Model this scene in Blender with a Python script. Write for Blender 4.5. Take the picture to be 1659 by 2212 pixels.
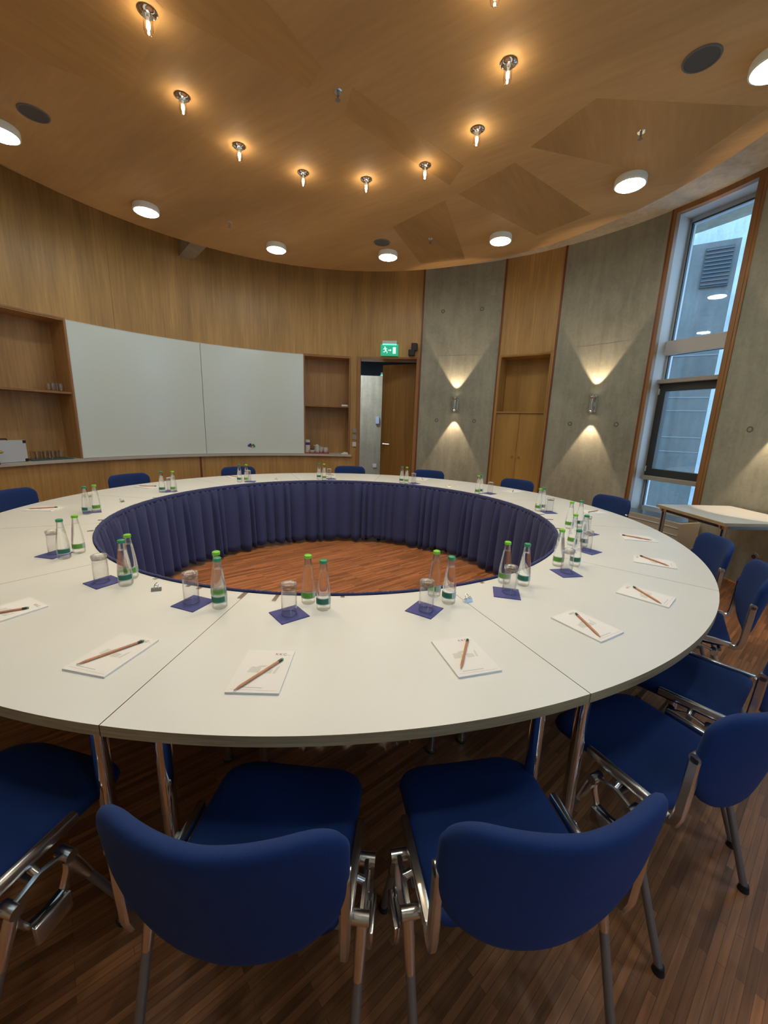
import bpy, bmesh, math, random
from mathutils import Vector, Matrix
random.seed(7)
PI = math.pi
for o in list(bpy.data.objects): bpy.data.objects.remove(o)
SC = bpy.context.scene; COL = SC.collection

# ------------------------------------------------------------ camera
PITCH, ROLL, FPX = 0.2205, 0.0341, 855.0
CAMP = Vector((0.3427, -3.0773, 1.4166))
F_ = Vector((0, math.cos(PITCH), -math.sin(PITCH))); R0 = Vector((1, 0, 0)); U0 = R0.cross(F_)
R_ = R0 * math.cos(ROLL) + U0 * math.sin(ROLL); U_ = -R0 * math.sin(ROLL) + U0 * math.cos(ROLL)
cd = bpy.data.cameras.new('camera'); cam = bpy.data.objects.new('camera', cd); COL.objects.link(cam)
M = Matrix((R_, U_, -F_)).transposed().to_4x4(); M.translation = CAMP; cam.matrix_world = M
cd.sensor_fit = 'VERTICAL'; cd.sensor_height = 24; cd.lens = 24 * FPX / 2212; cd.clip_start = 0.02
SC.camera = cam

# ------------------------------------------------------------ light levels, world, exposure
HALOGEN_W = 31.0; DRUM_EMIT = 48.0; SCONCE_W = 30.0; CORRIDOR_W = 40.0
SC.view_settings.view_transform = 'Standard'; SC.view_settings.look = 'None'
SC.view_settings.gamma = 1; SC.view_settings.use_curve_mapping = False
SC.view_settings.exposure = 0.12
W = bpy.data.worlds.new('world'); SC.world = W; W.use_nodes = True
nt = W.node_tree; bg = nt.nodes['Background']
tc = nt.nodes.new('ShaderNodeTexCoord'); sp = nt.nodes.new('ShaderNodeSeparateXYZ'); cr = nt.nodes.new('ShaderNodeValToRGB')
nt.links.new(tc.outputs['Generated'], sp.inputs[0]); nt.links.new(sp.outputs['Z'], cr.inputs[0]); nt.links.new(cr.outputs[0], bg.inputs[0])
cr.color_ramp.elements[0].position = 0.0; cr.color_ramp.elements[0].color = (.25, .35, .45, 1)
cr.color_ramp.elements[1].position = 0.75; cr.color_ramp.elements[1].color = (.48, .71, .98, 1)
bg.inputs[1].default_value = 5.0

# ------------------------------------------------------------ materials
def nodes_mat(name, rough=.5, metal=0., color=(.5, .5, .5), **kw):
    m = bpy.data.materials.new(name); m.use_nodes = True
    b = m.node_tree.nodes['Principled BSDF']
    b.inputs['Base Color'].default_value = (*color, 1); b.inputs['Roughness'].default_value = rough; b.inputs['Metallic'].default_value = metal
    for k, v in kw.items(): b.inputs[k.replace('_', ' ')].default_value = v
    return m
def texpos(m, scale, rot=(0, 0, 0), obj=False):
    n = m.node_tree.nodes; l = m.node_tree.links
    if obj: s = n.new('ShaderNodeTexCoord').outputs['Object']
    else: s = n.new('ShaderNodeNewGeometry').outputs['Position']
    if any(rot):
        mr = n.new('ShaderNodeMapping'); mr.inputs['Rotation'].default_value = rot; l.new(s, mr.inputs[0]); s = mr.outputs[0]
    mp = n.new('ShaderNodeMapping'); mp.inputs['Scale'].default_value = scale
    l.new(s, mp.inputs[0]); return mp.outputs[0]
def noise(m, vec, scale, detail=4, rough=.55):
    t = m.node_tree.nodes.new('ShaderNodeTexNoise'); t.inputs['Scale'].default_value = scale
    t.inputs['Detail'].default_value = detail; t.inputs['Roughness'].default_value = rough
    m.node_tree.links.new(vec, t.inputs['Vector']); return t.outputs['Fac']
def ramp(m, fac, stops):
    r = m.node_tree.nodes.new('ShaderNodeValToRGB'); e = r.color_ramp.elements
    e[0].position, e[0].color = stops[0][0], (*stops[0][1], 1); e[1].position, e[1].color = stops[-1][0], (*stops[-1][1], 1)
    for p, c in stops[1:-1]:
        q = e.new(p); q.color = (*c, 1)
    m.node_tree.links.new(fac, r.inputs[0]); return r.outputs[0]
def mixc(m, fac, a, b, mode='MIX'):
    x = m.node_tree.nodes.new('ShaderNodeMix'); x.data_type = 'RGBA'; x.blend_type = mode
    for i, v in ((0, fac), (6, a), (7, b)):
        if hasattr(v, 'is_linked'): m.node_tree.links.new(v, x.inputs[i])
        else: x.inputs[i].default_value = v if i == 0 else (*v, 1)
    return x.outputs[2]
def bsdf(m): return m.node_tree.nodes['Principled BSDF']
def setc(m, out): m.node_tree.links.new(out, bsdf(m).inputs['Base Color'])
def bump(m, fac, strength, dist=.002):
    b = m.node_tree.nodes.new('ShaderNodeBump'); b.inputs['Strength'].default_value = strength; b.inputs['Distance'].default_value = dist
    m.node_tree.links.new(fac, b.inputs['Height']); m.node_tree.links.new(b.outputs[0], bsdf(m).inputs['Normal'])
def mul(c, k): return tuple(x * k for x in c)
def wood(name, c, grain=(30, 30, 1.2), rot=(0, 0, 0), rough=.42, var=.22, blot=1.3):
    m = nodes_mat(name, rough)
    n1 = noise(m, texpos(m, grain, rot), 1.6, 8, .6)
    n2 = noise(m, texpos(m, tuple(max(.12 * g, .45) for g in grain), rot), blot, 3, .5)
    a = ramp(m, n1, [(.3, mul(c, 1 - var)), (.7, mul(c, 1 + var * .6))])
    b = ramp(m, n2, [(.3, (.74, .70, .64)), (.7, (1.08, 1.06, 1.02))])
    setc(m, mixc(m, 1.0, a, b, 'MULTIPLY')); return m
OAK = (.55, .325, .11)
M_wall = wood('wall_veneer', OAK)
M_trim = wood('oak_trim', (.36, .175, .06), (40, 40, 3), var=.12)
M_redtrim = wood('reddish_edge_trim', (.22, .065, .02), (40, 40, 3), var=.12)
M_door = wood('door_veneer', (.34, .18, .045), (22, 22, .9))
M_cab = wood('cupboard_veneer', (.50, .285, .075), (26, 26, 1.0), var=.12)
M_niche = wood('niche_veneer', (.50, .275, .10), (26, 26, 1.2))
M_ceil = wood('ceiling_veneer', (.63, .385, .155), (2.0, 16, 3), (0, 0, .6), rough=.75, var=.08, blot=.7)
M_ceil2 = wood('ceiling_dark_tone', (.56, .325, .115), (16, 2, 3), (0, 0, .6), rough=.75, var=.10, blot=.7)
M_edge = wood('plywood_edge', (.50, .37, .215), (5, 5, 160), rough=.6, var=.3)
M_tbl = nodes_mat('white_laminate', .33, color=(.74, .75, .72))
t_ = noise(M_tbl, texpos(M_tbl, (1, 1, 1)), 2.2, 3); setc(M_tbl, ramp(M_tbl, t_, [(.3, (.69, .71, .69)), (.7, (.73, .75, .73))]))
M_board = nodes_mat('whiteboard_enamel', .16, color=(.78, .84, .78))
t_ = noise(M_board, texpos(M_board, (.6, .6, 3)), 1.5, 3)
M_board.node_tree.links.new(ramp(M_board, t_, [(.3, (.10,) * 3), (.7, (.24,) * 3)]), bsdf(M_board).inputs['Roughness'])
def concrete(name, c, line=False):
    m = nodes_mat(name, .72)
    n1 = noise(m, texpos(m, (1, 1, .8)), 1.7, 8, .68); n2 = noise(m, texpos(m, (9, 9, 1.2)), 1.4, 5, .6); n3 = noise(m, texpos(m, (1, 1, 1)), 26, 5, .7)
    a = ramp(m, n1, [(.25, mul(c, .70)), (.5, c), (.75, mul(c, 1.22))])
    b = ramp(m, n2, [(.3, (.86, .86, .86)), (.7, (1.08, 1.08, 1.06))]); d = ramp(m, n3, [(.3, (.9, .9, .89)), (.7, (1.06, 1.06, 1.06))])
    o = mixc(m, 1., mixc(m, 1., a, b, 'MULTIPLY'), d, 'MULTIPLY'); setc(m, o); bump(m, n3, .25, .003); return m
M_conc = concrete('cast_concrete', (.375, .365, .285))
M_conc2 = concrete('ceiling_concrete', (.42, .37, .29))
M_exconc = concrete('outside_concrete', (.30, .33, .34))
M_floor = nodes_mat('strip_parquet', .36)
v_ = texpos(M_floor, (1, 1, 1), (0, 0, -math.radians(40)))
br = M_floor.node_tree.nodes.new('ShaderNodeTexBrick'); M_floor.node_tree.links.new(v_, br.inputs['Vector'])
br.inputs['Scale'].default_value = 1; br.inputs['Brick Width'].default_value = .34; br.inputs['Row Height'].default_value = .020
br.inputs['Mortar Size'].default_value = .0007; br.offset = .37; br.inputs['Bias'].default_value = .0
br.inputs['Color1'].default_value = (.22, .088, .036, 1); br.inputs['Color2'].default_value = (.47, .19, .075, 1); br.inputs['Mortar'].default_value = (.16, .07, .03, 1)
g_ = noise(M_floor, texpos(M_floor, (3, 60, 1), (0, 0, -math.radians(40))), 1.5, 6)
g2 = noise(M_floor, texpos(M_floor, (1, 1, 1)), 1.3, 3)
o_ = mixc(M_floor, 1., br.outputs['Color'], ramp(M_floor, g_, [(.3, (.72, .70, .68)), (.7, (1.25, 1.2, 1.15))]), 'MULTIPLY')
setc(M_floor, mixc(M_floor, 1., o_, ramp(M_floor, g2, [(.3, (.85, .85, .85)), (.7, (1.1, 1.1, 1.1))]), 'MULTIPLY'))
def fabric(name, c, sheen=.25, sc=700):
    m = nodes_mat(name, .9, color=c); n = noise(m, texpos(m, (1, 1, 1), obj=True), sc, 2)
    setc(m, ramp(m, n, [(.3, mul(c, .78)), (.7, mul(c, 1.22))])); bump(m, n, .35, .0008)
    bsdf(m).inputs['Sheen Weight'].default_value = sheen; bsdf(m).inputs['Sheen Roughness'].default_value = .5
    bsdf(m).inputs['Sheen Tint'].default_value = (.45, .6, 1, 1); return m
M_blue = fabric('blue_upholstery', (.003, .026, .135), .02)
M_skirt = fabric('navy_skirt_cloth', (.030, .040, .130), .12, 300)
M_nap = fabric('navy_napkin', (.075, .08, .26), .1, 500)
M_alu = nodes_mat('polished_aluminium', .24, 1., (.80, .80, .78))
M_chrome = nodes_mat('chrome', .07, 1., (.78, .78, .78))
M_tube = nodes_mat('grey_steel_tube', .42, .75, (.30, .30, .30))
M_black = nodes_mat('black_plastic', .5, 0, (.012, .012, .013))
M_dark = nodes_mat('dark_grey_frame', .45, 0, (.045, .045, .042))
M_white = nodes_mat('white_paint', .5, 0, (.72, .72, .70))
M_reveal = nodes_mat('white_window_reveal', .5, 0, (.62, .58, .54))
M_beige = nodes_mat('beige_metal', .5, 0, (.42, .38, .31))
M_grille = nodes_mat('grey_speaker_mesh', .8, 0, (.10, .095, .09))
M_paper = nodes_mat('paper', .8, 0, (.78, .78, .77))
M_print = nodes_mat('grey_print', .8, 0, (.52, .52, .50))
M_logo = nodes_mat('logo_print', .8, 0, (.20, .09, .07))
M_penw = wood('pencil_wood', (.55, .26, .14), (60, 60, 60), var=.1)
M_lead = nodes_mat('graphite', .4, 0, (.03, .03, .03))
M_lgreen = nodes_mat('light_green_plastic', .4, 0, (.20, .60, .03))
M_dgreen = nodes_mat('dark_green_plastic', .4, 0, (.02, .27, .13))
M_lgl = nodes_mat('light_green_label', .5, 0, (.12, .36, .03)); M_dgl = nodes_mat('dark_green_label', .5, 0, (.015, .15, .10))
M_lab = nodes_mat('silver_label', .45, 0, (.42, .50, .48))
M_red = nodes_mat('red_plastic', .4, 0, (.35, .03, .03)); M_purple = nodes_mat('violet_print', .5, 0, (.07, .04, .22))
M_teal = nodes_mat('teal_plastic', .4, 0, (.02, .09, .10)); M_cream = nodes_mat('cream_ceramic', .25, 0, (.62, .60, .54))
M_blueb = nodes_mat('blue_plastic', .4, 0, (.03, .07, .4)); M_yel = nodes_mat('yellow_ochre', .5, 0, (.55, .40, .10))
M_switch = nodes_mat('grey_switch', .4, 0, (.33, .31, .29))
def emit(name, c, s):
    m = nodes_mat(name, .5, color=c); b = bsdf(m); b.inputs['Emission Color'].default_value = (*c, 1); b.inputs['Emission Strength'].default_value = s; return m
M_drum = emit('fluorescent_diffuser', (.93, 1.0, .95), DRUM_EMIT)
M_bulb = emit('halogen_bulb', (1.0, .82, .58), 150)
M_exit = emit('lit_green_sign', (.02, .42, .24), .55); M_exitw = emit('lit_sign_white', (.62, .95, .82), .75); M_exitb = emit('lit_sign_edge', (.2, .95, .75), 1.0)
def glass(name, tint=(1, 1, 1), ior=1.45, mix=0.0):
    m = bpy.data.materials.new(name); m.use_nodes = True; n = m.node_tree.nodes; l = m.node_tree.links; n.clear()
    o = n.new('ShaderNodeOutputMaterial'); g = n.new('ShaderNodeBsdfGlass'); g.inputs['Color'].default_value = (*tint, 1); g.inputs['Roughness'].default_value = 0.0; g.inputs['IOR'].default_value = ior
    if mix > 0:
        t = n.new('ShaderNodeBsdfTransparent'); t.inputs[0].default_value = (*tint, 1); x = n.new('ShaderNodeMixShader'); x.inputs[0].default_value = mix
        l.new(g.outputs[0], x.inputs[1]); l.new(t.outputs[0], x.inputs[2]); l.new(x.outputs[0], o.inputs[0])
    else: l.new(g.outputs[0], o.inputs[0])
    return m
def thin(name, tint=(1, 1, 1), refl=1.0, ior=1.45):
    m = bpy.data.materials.new(name); m.use_nodes = True; n = m.node_tree.nodes; l = m.node_tree.links; n.clear()
    o = n.new('ShaderNodeOutputMaterial'); t = n.new('ShaderNodeBsdfTransparent'); t.inputs[0].default_value = (*tint, 1)
    g = n.new('ShaderNodeBsdfGlossy'); g.inputs['Roughness'].default_value = .02
    f = n.new('ShaderNodeLayerWeight'); f.inputs[0].default_value = .5; p5 = n.new('ShaderNodeMath'); p5.operation = 'POWER'; p5.inputs[1].default_value = 4.0; l.new(f.outputs['Facing'], p5.inputs[0])
    k = n.new('ShaderNodeMath'); k.operation = 'MULTIPLY_ADD'; k.inputs[1].default_value = .8 * refl; k.inputs[2].default_value = .045 * refl; l.new(p5.outputs[0], k.inputs[0])
    x = n.new('ShaderNodeMixShader'); l.new(k.outputs[0], x.inputs[0]); l.new(t.outputs[0], x.inputs[1]); l.new(g.outputs[0], x.inputs[2]); l.new(x.outputs[0], o.inputs[0]); return m
M_bottle = glass('bottle_glass', (.99, 1, .995), 1.33, .5)
M_tumbler = thin('tumbler_glass', (.985, .985, .985), 1.3)
M_tbase = glass('thick_glass_base', (.99, .99, .99), 1.48, .45)
M_pane = thin('window_glass', (.86, .92, .96), 1.5)
M_lampglass = thin('lamp_glass', (.99, .97, .93), 1.5)
M_clear = thin('clear_plastic', (.86, .82, .82), 2.0)

# ------------------------------------------------------------ mesh helpers
def obj(name, bm, mats, parent=None, smooth=False, recalc=True):
    if recalc: bmesh.ops.recalc_face_normals(bm, faces=bm.faces[:])
    me = bpy.data.meshes.new(name); bm.to_mesh(me); bm.free()
    for m in (mats if isinstance(mats, (list, tuple)) else [mats]): me.materials.append(m)
    if smooth:
        me.polygons.foreach_set('use_smooth', [True] * len(me.polygons))
        if smooth is not True: me.set_sharp_from_angle(angle=math.radians(smooth))
    o = bpy.data.objects.new(name, me); COL.objects.link(o)
    if parent: o.parent = parent
    return o
def tag(o, label, cat, group=None, kind=None):
    o['label'] = label; o['category'] = cat
    if group: o['group'] = group
    if kind: o['kind'] = kind
    return o
def thing(name, label, cat, loc=(0, 0, 0), rz=0, group=None, kind=None):
    o = bpy.data.objects.new(name, None); COL.objects.link(o); o.location = loc; o.rotation_euler = (0, 0, rz); o.empty_display_size = .05
    return tag(o, label, cat, group, kind)
def dup(root, loc=None, rz=None, label=None, group=None, rot=None):
    r = root.copy(); COL.objects.link(r)
    if loc is not None: r.location = loc
    if rz is not None: r.rotation_euler = (0, 0, rz)
    if rot is not None: r.rotation_euler = rot
    if label: r['label'] = label
    if group: r['group'] = group
    for ch in list(root.children):
        c = ch.copy(); COL.objects.link(c); c.parent = r
        for g in list(ch.children):
            d = g.copy(); COL.objects.link(d); d.parent = c
    return r
def box(bm, c, s, mat=0, M=None, bev=0):
    m = Matrix.Translation(c) @ Matrix.Diagonal((s[0], s[1], s[2], 1))
    if M is not None: m = M @ m
    r = bmesh.ops.create_cube(bm, size=1, matrix=m)
    fs = {f for v in r['verts'] for f in v.link_faces}
    if bev:
        es = {e for v in r['verts'] for e in v.link_edges}
        b = bmesh.ops.bevel(bm, geom=list(es), offset=bev, segments=2, affect='EDGES', profile=.5); fs = set(b['faces']) | {f for f in fs if f.is_valid}
    for f in fs:
        if f.is_valid: f.material_index = mat
    return bm
def B(c, s, bev=0, M=None): return box(bmesh.new(), c, s, 0, M, bev)
def cyl(bm, a, b, r1, r2=None, n=20, caps=True, mat=0):
    a, b = Vector(a), Vector(b); r2 = r1 if r2 is None else r2; d = b - a
    q = d.to_track_quat('Z', 'Y').to_matrix().to_4x4()
    r = bmesh.ops.create_cone(bm, cap_ends=caps, segments=n, radius1=r1, radius2=r2, depth=d.length, matrix=Matrix.Translation((a + b) / 2) @ q)
    for f in {f for v in r['verts'] for f in v.link_faces}: f.material_index = mat
    return bm
def lathe(bm, prof, n=32, mat=0, c=(0, 0, 0), a0=0, a1=2 * PI, closed=False):
    full = abs(a1 - a0 - 2 * PI) < 1e-6; cnt = n if full else n + 1; rings = []
    for r, z in prof:
        if r < 1e-6 and full: rings.append([bm.verts.new((c[0], c[1], c[2] + z))])
        else: rings.append([bm.verts.new((c[0] + r * math.cos(a0 + (a1 - a0) * i / n), c[1] + r * math.sin(a0 + (a1 - a0) * i / n), c[2] + z)) for i in range(cnt)])
    pairs = list(zip(rings[:-1], rings[1:])) + ([(rings[-1], rings[0])] if closed else [])
    for A, Bq in pairs:
        for i in range(n):
            j = (i + 1) % cnt
            try:
                if len(A) == 1 and len(Bq) == 1: continue
                if len(A) == 1: f = bm.faces.new((A[0], Bq[i], Bq[j]))
                elif len(Bq) == 1: f = bm.faces.new((A[i], A[j], Bq[0]))
                else: f = bm.faces.new((A[i], A[j], Bq[j], Bq[i]))
                f.material_index = mat
            except ValueError: pass
    if closed and not full:
        for k in (0, cnt - 1):
            f = bm.faces.new([R[k] for R in rings]); f.material_index = mat
    return bm
D = math.radians
def arc(bm, r0, r1, a0, a1, z0, z1, mat=0, c=(0, 0)):
    n = max(1, int(abs(a1 - a0) / 1.0))
    return lathe(bm, [(r0, z0), (r1, z0), (r1, z1), (r0, z1)], n, mat, (c[0], c[1], 0), D(a0), D(a1), closed=True)
def A(*a): return arc(bmesh.new(), *a)
def P(r, a, z=0): return Vector((r * math.cos(D(a)), r * math.sin(D(a)), z))
def tube(bm, pts, rad, n=12, mat=0, flat=None):
    """sweep a circle (or flat=(w,h) rectangle with x as width axis) along pts"""
    rings = []; k = len(pts); pts = [Vector(p) for p in pts]
    for i, p in enumerate(pts):
        t = (pts[min(i + 1, k - 1)] - pts[max(i - 1, 0)]).normalized()
        x = Vector((1, 0, 0)) if flat else (Vector((0, 0, 1)).cross(t) if abs(t.z) < .95 else Vector((1, 0, 0)).cross(t))
        x = (x - t * x.dot(t)).normalized(); y = t.cross(x)
        if flat:
            w, h = flat[0] / 2, flat[1] / 2; cc = []
            b = min(w, h) * .45
            for sx, sy in ((1, 1), (-1, 1), (-1, -1), (1, -1)):
                e = [(sx * w, sy * (h - b)), (sx * (w - b), sy * h)]
                cc += e if sx * sy > 0 else e[::-1]
            rings.append([bm.verts.new(p + x * u + y * v) for u, v in cc])
        else:
            r = rad[i] if isinstance(rad, (list, tuple)) else rad
            rings.append([bm.verts.new(p + x * r * math.cos(2 * PI * j / n) + y * r * math.sin(2 * PI * j / n)) for j in range(n)])
    m = len(rings[0])
    for a, b in zip(rings[:-1], rings[1:]):
        for j in range(m):
            f = bm.faces.new((a[j], a[(j + 1) % m], b[(j + 1) % m], b[j])); f.material_index = mat
    for r in (rings[0], rings[-1]):
        f = bm.faces.new(r); f.material_index = mat
    return bm
def prism(bm, pts, z0, z1, mat=0, fn=None):
    fn = fn or (lambda x, y, z: (x, y, z))
    a = [bm.verts.new(fn(x, y, z0)) for x, y in pts]; b = [bm.verts.new(fn(x, y, z1)) for x, y in pts]; n = len(pts)
    fs = [bm.faces.new(a), bm.faces.new(b)] + [bm.faces.new((a[i], a[(i + 1) % n], b[(i + 1) % n], b[i])) for i in range(n)]
    for f in fs: f.material_index = mat
    return bm
def cushion(bm, outline, centre, th, fn):
    """soft pad: outline list of 2D points, fn(u,v,h)->3D with h signed half thickness"""
    S = [.2, .4, .6, .76, .87, .94, .98, 1.0]; H = [1, 1, 1, 1, .95, .80, .52, 0]
    dense = []
    for i, (u, v) in enumerate(outline):
        u2, v2 = outline[(i + 1) % len(outline)]; k = max(1, int(math.hypot(u2 - u, v2 - v) / .014))
        dense += [(u + (u2 - u) * j / k, v + (v2 - v) * j / k) for j in range(k)]
    outline = dense; n = len(outline); tops, bots = [], []
    for s, h in zip(S, H):
        pts = [(centre[0] + (u - centre[0]) * s, centre[1] + (v - centre[1]) * s) for u, v in outline]
        tops.append([bm.verts.new(fn(u, v, h * th / 2)) for u, v in pts])
        bots.append(tops[-1] if h == 0 else [bm.verts.new(fn(u, v, -h * th / 2)) for u, v in pts])
    for L in (tops, bots):
        c = bm.verts.new(fn(centre[0], centre[1], (th / 2) * (1 if L is tops else -1)))
        for i in range(n): bm.faces.new((c, L[0][i], L[0][(i + 1) % n]))
        for a, b in zip(L[:-1], L[1:]):
            for i in range(n): bm.faces.new((a[i], a[(i + 1) % n], b[(i + 1) % n], b[i]))
    return bm
def rrect(x0, x1, y0, y1, rs, k=8):
    """rounded rectangle, rs radii for corners (x1,y1),(x0,y1),(x0,y0),(x1,y0)"""
    out = []
    for (cx, cy, a), r in zip(((x1, y1, 0), (x0, y1, 90), (x0, y0, 180), (x1, y0, 270)), rs):
        sx = 1 if cx == x1 else -1; sy = 1 if cy == y1 else -1
        for i in range(k + 1):
            t = D(a + 90 * i / k); out.append((cx - sx * r + r * math.cos(t), cy - sy * r + r * math.sin(t)))
    return out
def struct(name, bm, m, label, cat, smooth=30):
    return tag(obj(name, bm, m, None, smooth), label, cat, kind='structure')

# ------------------------------------------------------------ room shell
RW = 3.9; ZT = 3.80
fl = bmesh.new(); bmesh.ops.create_circle(fl, cap_ends=True, segments=96, radius=4.6); 
struct('floor', fl, M_floor, 'brown strip parquet floor of the round meeting room', 'floor', False)
cb = bmesh.new(); bmesh.ops.create_circle(cb, cap_ends=True, segments=96, radius=4.7, matrix=Matrix.Translation((0, 0, ZT)))
struct('ceiling', cb, M_conc2, 'bare concrete ceiling slab showing as a strip outside the wooden canopy', 'ceiling', False)
def wallobj(name, r, label, m):
    b = bmesh.new()
    for a in r: arc(b, *a)
    return struct(name, b, m, label, 'wall')
RO = 4.25
# panelled left wall: above, below and between the recesses
wallobj('wall_left', [(RW, RO, 93.6, 143.78, 2.47, ZT), (RW, RO, 143.82, 200, 2.47, ZT), (RW + .02, RO, 143.7, 143.9, 2.47, ZT), (RW + .002, RO, 77.4, 93.6, 2.475, ZT),
                      (RW + .45, RO + .25, 93.6, 200, 0, ZT), (RW, RO, 93.6, 94.3, 0, 2.47)], 'curved oak veneered wall above and around the shelves and whiteboard', M_wall)
wallobj('wall_lower', [(RW, RW + .3, 94.3, 129.6, 0, .845), (RW, RW + .3, 129.9, 200, 0, .845)], 'oak panelling below the long counter shelf', M_wall)
w1 = wallobj('wall_concrete', [(RW, RO, 59.1, 77.2, 0, ZT)], 'fair-faced concrete wall panel between the doorway and the cupboard recess', M_conc)
w2 = wallobj('wall_concrete', [(RW, RO, 29.2, 46.8, 0, ZT)], 'fair-faced concrete wall panel between the cupboard recess and the tall window', M_conc)
w3 = wallobj('wall_concrete', [(RW, RO, -1, 16.8, 0, ZT)], 'fair-faced concrete wall panel right of the tall window, behind the small white table', M_conc)
wallobj('wall_front', [(RW, RO, 200, 287, 0, ZT), (RW, RO, -61, -43, 0, ZT), (RW, RO, -31, -13, 0, ZT), (RW, RO, 287, 299, 0, .5)], 'concrete wall of the half of the room behind the camera', M_conc)
for w, hs in ((w1, ((72.59, 3.17), (63.68, 3.165), (72.57, 1.495), (63.42, 1.498))), (w2, ((42.0, 1.495), (33.0, 1.50))), (w3, ((12.06, 1.475),))):
    for a, z in hs:
        b = bmesh.new(); p = P(RW, a, z); d = P(1, a)
        cyl(b, p + d * .02, p - d * .0015, .030, .030, 20); cyl(b, p - d * .001, p - d * .004, .017, .015, 16, mat=1)
        obj('tie_hole', b, [nodes_mat('tie_hole_rim', .9, color=(.17, .16, .125)), nodes_mat('tie_hole_plug', .8, color=(.36, .34, .29))], w, 30)
for w, a0, a1 in ((w1, 60, 76.5), (w2, 30, 46.3), (w3, 0, 16.4)):
    obj('formwork_seam', A(RW - .0012, RW + .001, a0, a1, 2.497, 2.503), nodes_mat('seam_fin', .8, color=(.36, .35, .29)), w, 30)
# reddish shadow trims between concrete and wood
for i, (a, m) in enumerate(((77.3, M_redtrim), (59.0, M_redtrim), (46.9, M_redtrim), (29.1, M_redtrim), (16.85, M_trim))):
    struct('trim_%d' % (i + 1), A(RW - .012, RW + .1, a - .18, a + .18, 0, ZT), m, ['wooden edge strip right of the open door', 'wooden edge strip left of the cupboard recess', 'wooden edge strip right of the cupboard recess', 'wooden edge strip left of the tall window', 'oak edge strip at the right jamb of the tall window'][i], 'trim')
# cupboard panel 47..59
b = bmesh.new(); arc(b, RW, RO, 47.05, 58.85, 2.475, ZT); arc(b, RW + .38, RO + .2, 47.05, 58.85, 0, 2.475); arc(b, RW - .012, RW + .4, 58.35, 58.85, 0, 2.475); arc(b, RW - .012, RW + .4, 47.05, 47.55, 0, 2.475)
struct('wall_cupboard', b, M_wall, 'oak veneer panel above and around the wall cupboard', 'wall')
cup = thing('wall_cupboard_unit', 'built-in oak cupboard with two plain doors below an open square recess', 'cupboard', P(RW, 53))
inv = cup.matrix_basis.inverted()
def local(o, root):
    o.parent = root; o.matrix_parent_inverse = Matrix.Translation(root.location).inverted() if root.rotation_euler.z == 0 else (Matrix.Translation(root.location) @ Matrix.Rotation(root.rotation_euler.z, 4, 'Z')).inverted(); return o
b = bmesh.new(); arc(b, RW - .01, RW + .36, 47.6, 58.3, 1.63, 1.655); arc(b, RW - .01, RW + .36, 47.6, 58.3, 2.45, 2.474); arc(b, RW + .34, RW + .37, 47.6, 58.3, .06, 2.45); arc(b, RW, RW + .34, 47.6, 58.3, .0, .06)
local(obj('carcass', b, M_cab, None, 30), cup)
b = bmesh.new()
for q in ((RW - .02, RW + .01, 47.4, 58.5, 1.632, 1.65), (RW - .02, RW + .01, 47.4, 58.5, 2.462, 2.484), (RW - .02, RW + .01, 58.25, 58.6, 0, 2.48), (RW - .02, RW + .01, 47.3, 47.65, 0, 2.48)): arc(b, *q)
local(obj('front_edging', b, M_cab, None, 30), cup)
for a0, a1, ak in ((52.98, 58.25, 53.7), (47.65, 52.92, 52.2)):
    d = local(obj('door', A(RW, RW + .02, a0, a1, .065, 1.625), M_cab, None, 30), cup)
    k = bmesh.new(); p = P(RW, ak, .975); dd = P(1, ak); cyl(k, p + dd * .002, p - dd * .018, .006, n=10); cyl(k, p - dd * .016, p - dd * .028, .014, .012, 14)
    k = obj('knob', k, M_trim, None, 30); k.parent = d; k.matrix_parent_inverse = d.matrix_parent_inverse @ Matrix()
    k.matrix_parent_inverse = Matrix()
# ------------------------------------------------------------ wall shelves and counter
ZL = .865
tag(obj('counter_shelf', A(RW - .05, RW + .34, 93.9, 200, ZL - .035, ZL), nodes_mat('pale_counter', .4, color=(.55, .50, .42)), None, 30), 'long pale counter shelf running along the curved wall under the whiteboard', 'shelf')
def niche(a0, a1, label, shelf_z, cover):
    t = thing('wall_niche', label, 'shelf recess', P(RW, (a0 + a1) / 2, ZL))
    b = bmesh.new(); arc(b, RW + .32, RW + .34, a0, a1, ZL, 2.47); arc(b, RW, RW + .33, a0, a0 + .35, ZL, 2.47); arc(b, RW, RW + .33, a1 - .35, a1, ZL, 2.47); arc(b, RW, RW + .33, a0, a1, 2.45, 2.47)
    local(obj('back_and_sides', b, M_niche, None, 30), t)
    local(obj('shelf_board', A(RW + .01, RW + .325, a0 + .35, a1 - .35, shelf_z - .022, shelf_z), M_trim, None, 30), t)
    b = bmesh.new()
    for q in ((RW - .008, RW + .01, a0, a0 + .3, ZL, 2.478), (RW - .008, RW + .01, a1 - .3, a1, ZL, 2.478), (RW - .008, RW + .01, a0, a1, 2.462, 2.48)): arc(b, *q)
    local(obj('front_edging', b, M_trim, None, 30), t); return t
niche(94.35, 105.75, 'open oak shelf recess between the whiteboard and the doorway', 1.675, 0)
niche(151.6, 178, 'open oak shelf recess left of the whiteboard', 1.655, 0)
wb = thing('whiteboard', 'large curved two-panel whiteboard on the oak wall', 'whiteboard', P(RW, 128.5, ZL))
for a0, a1 in ((105.85, 128.33), (128.43, 151.45)):
    b = bmesh.new(); arc(b, RW - .006, RW + .03, a0, a1, ZL + .004, 2.462); local(obj('panel', b, M_board, None, 30), wb)
b = bmesh.new()
for q in ((RW - .009, RW + .01, 105.7, 151.6, 2.46, 2.468), (RW - .009, RW + .01, 105.72, 105.86, ZL, 2.465), (RW - .009, RW + .01, 151.45, 151.58, ZL, 2.465)): arc(b, *q)
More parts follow.
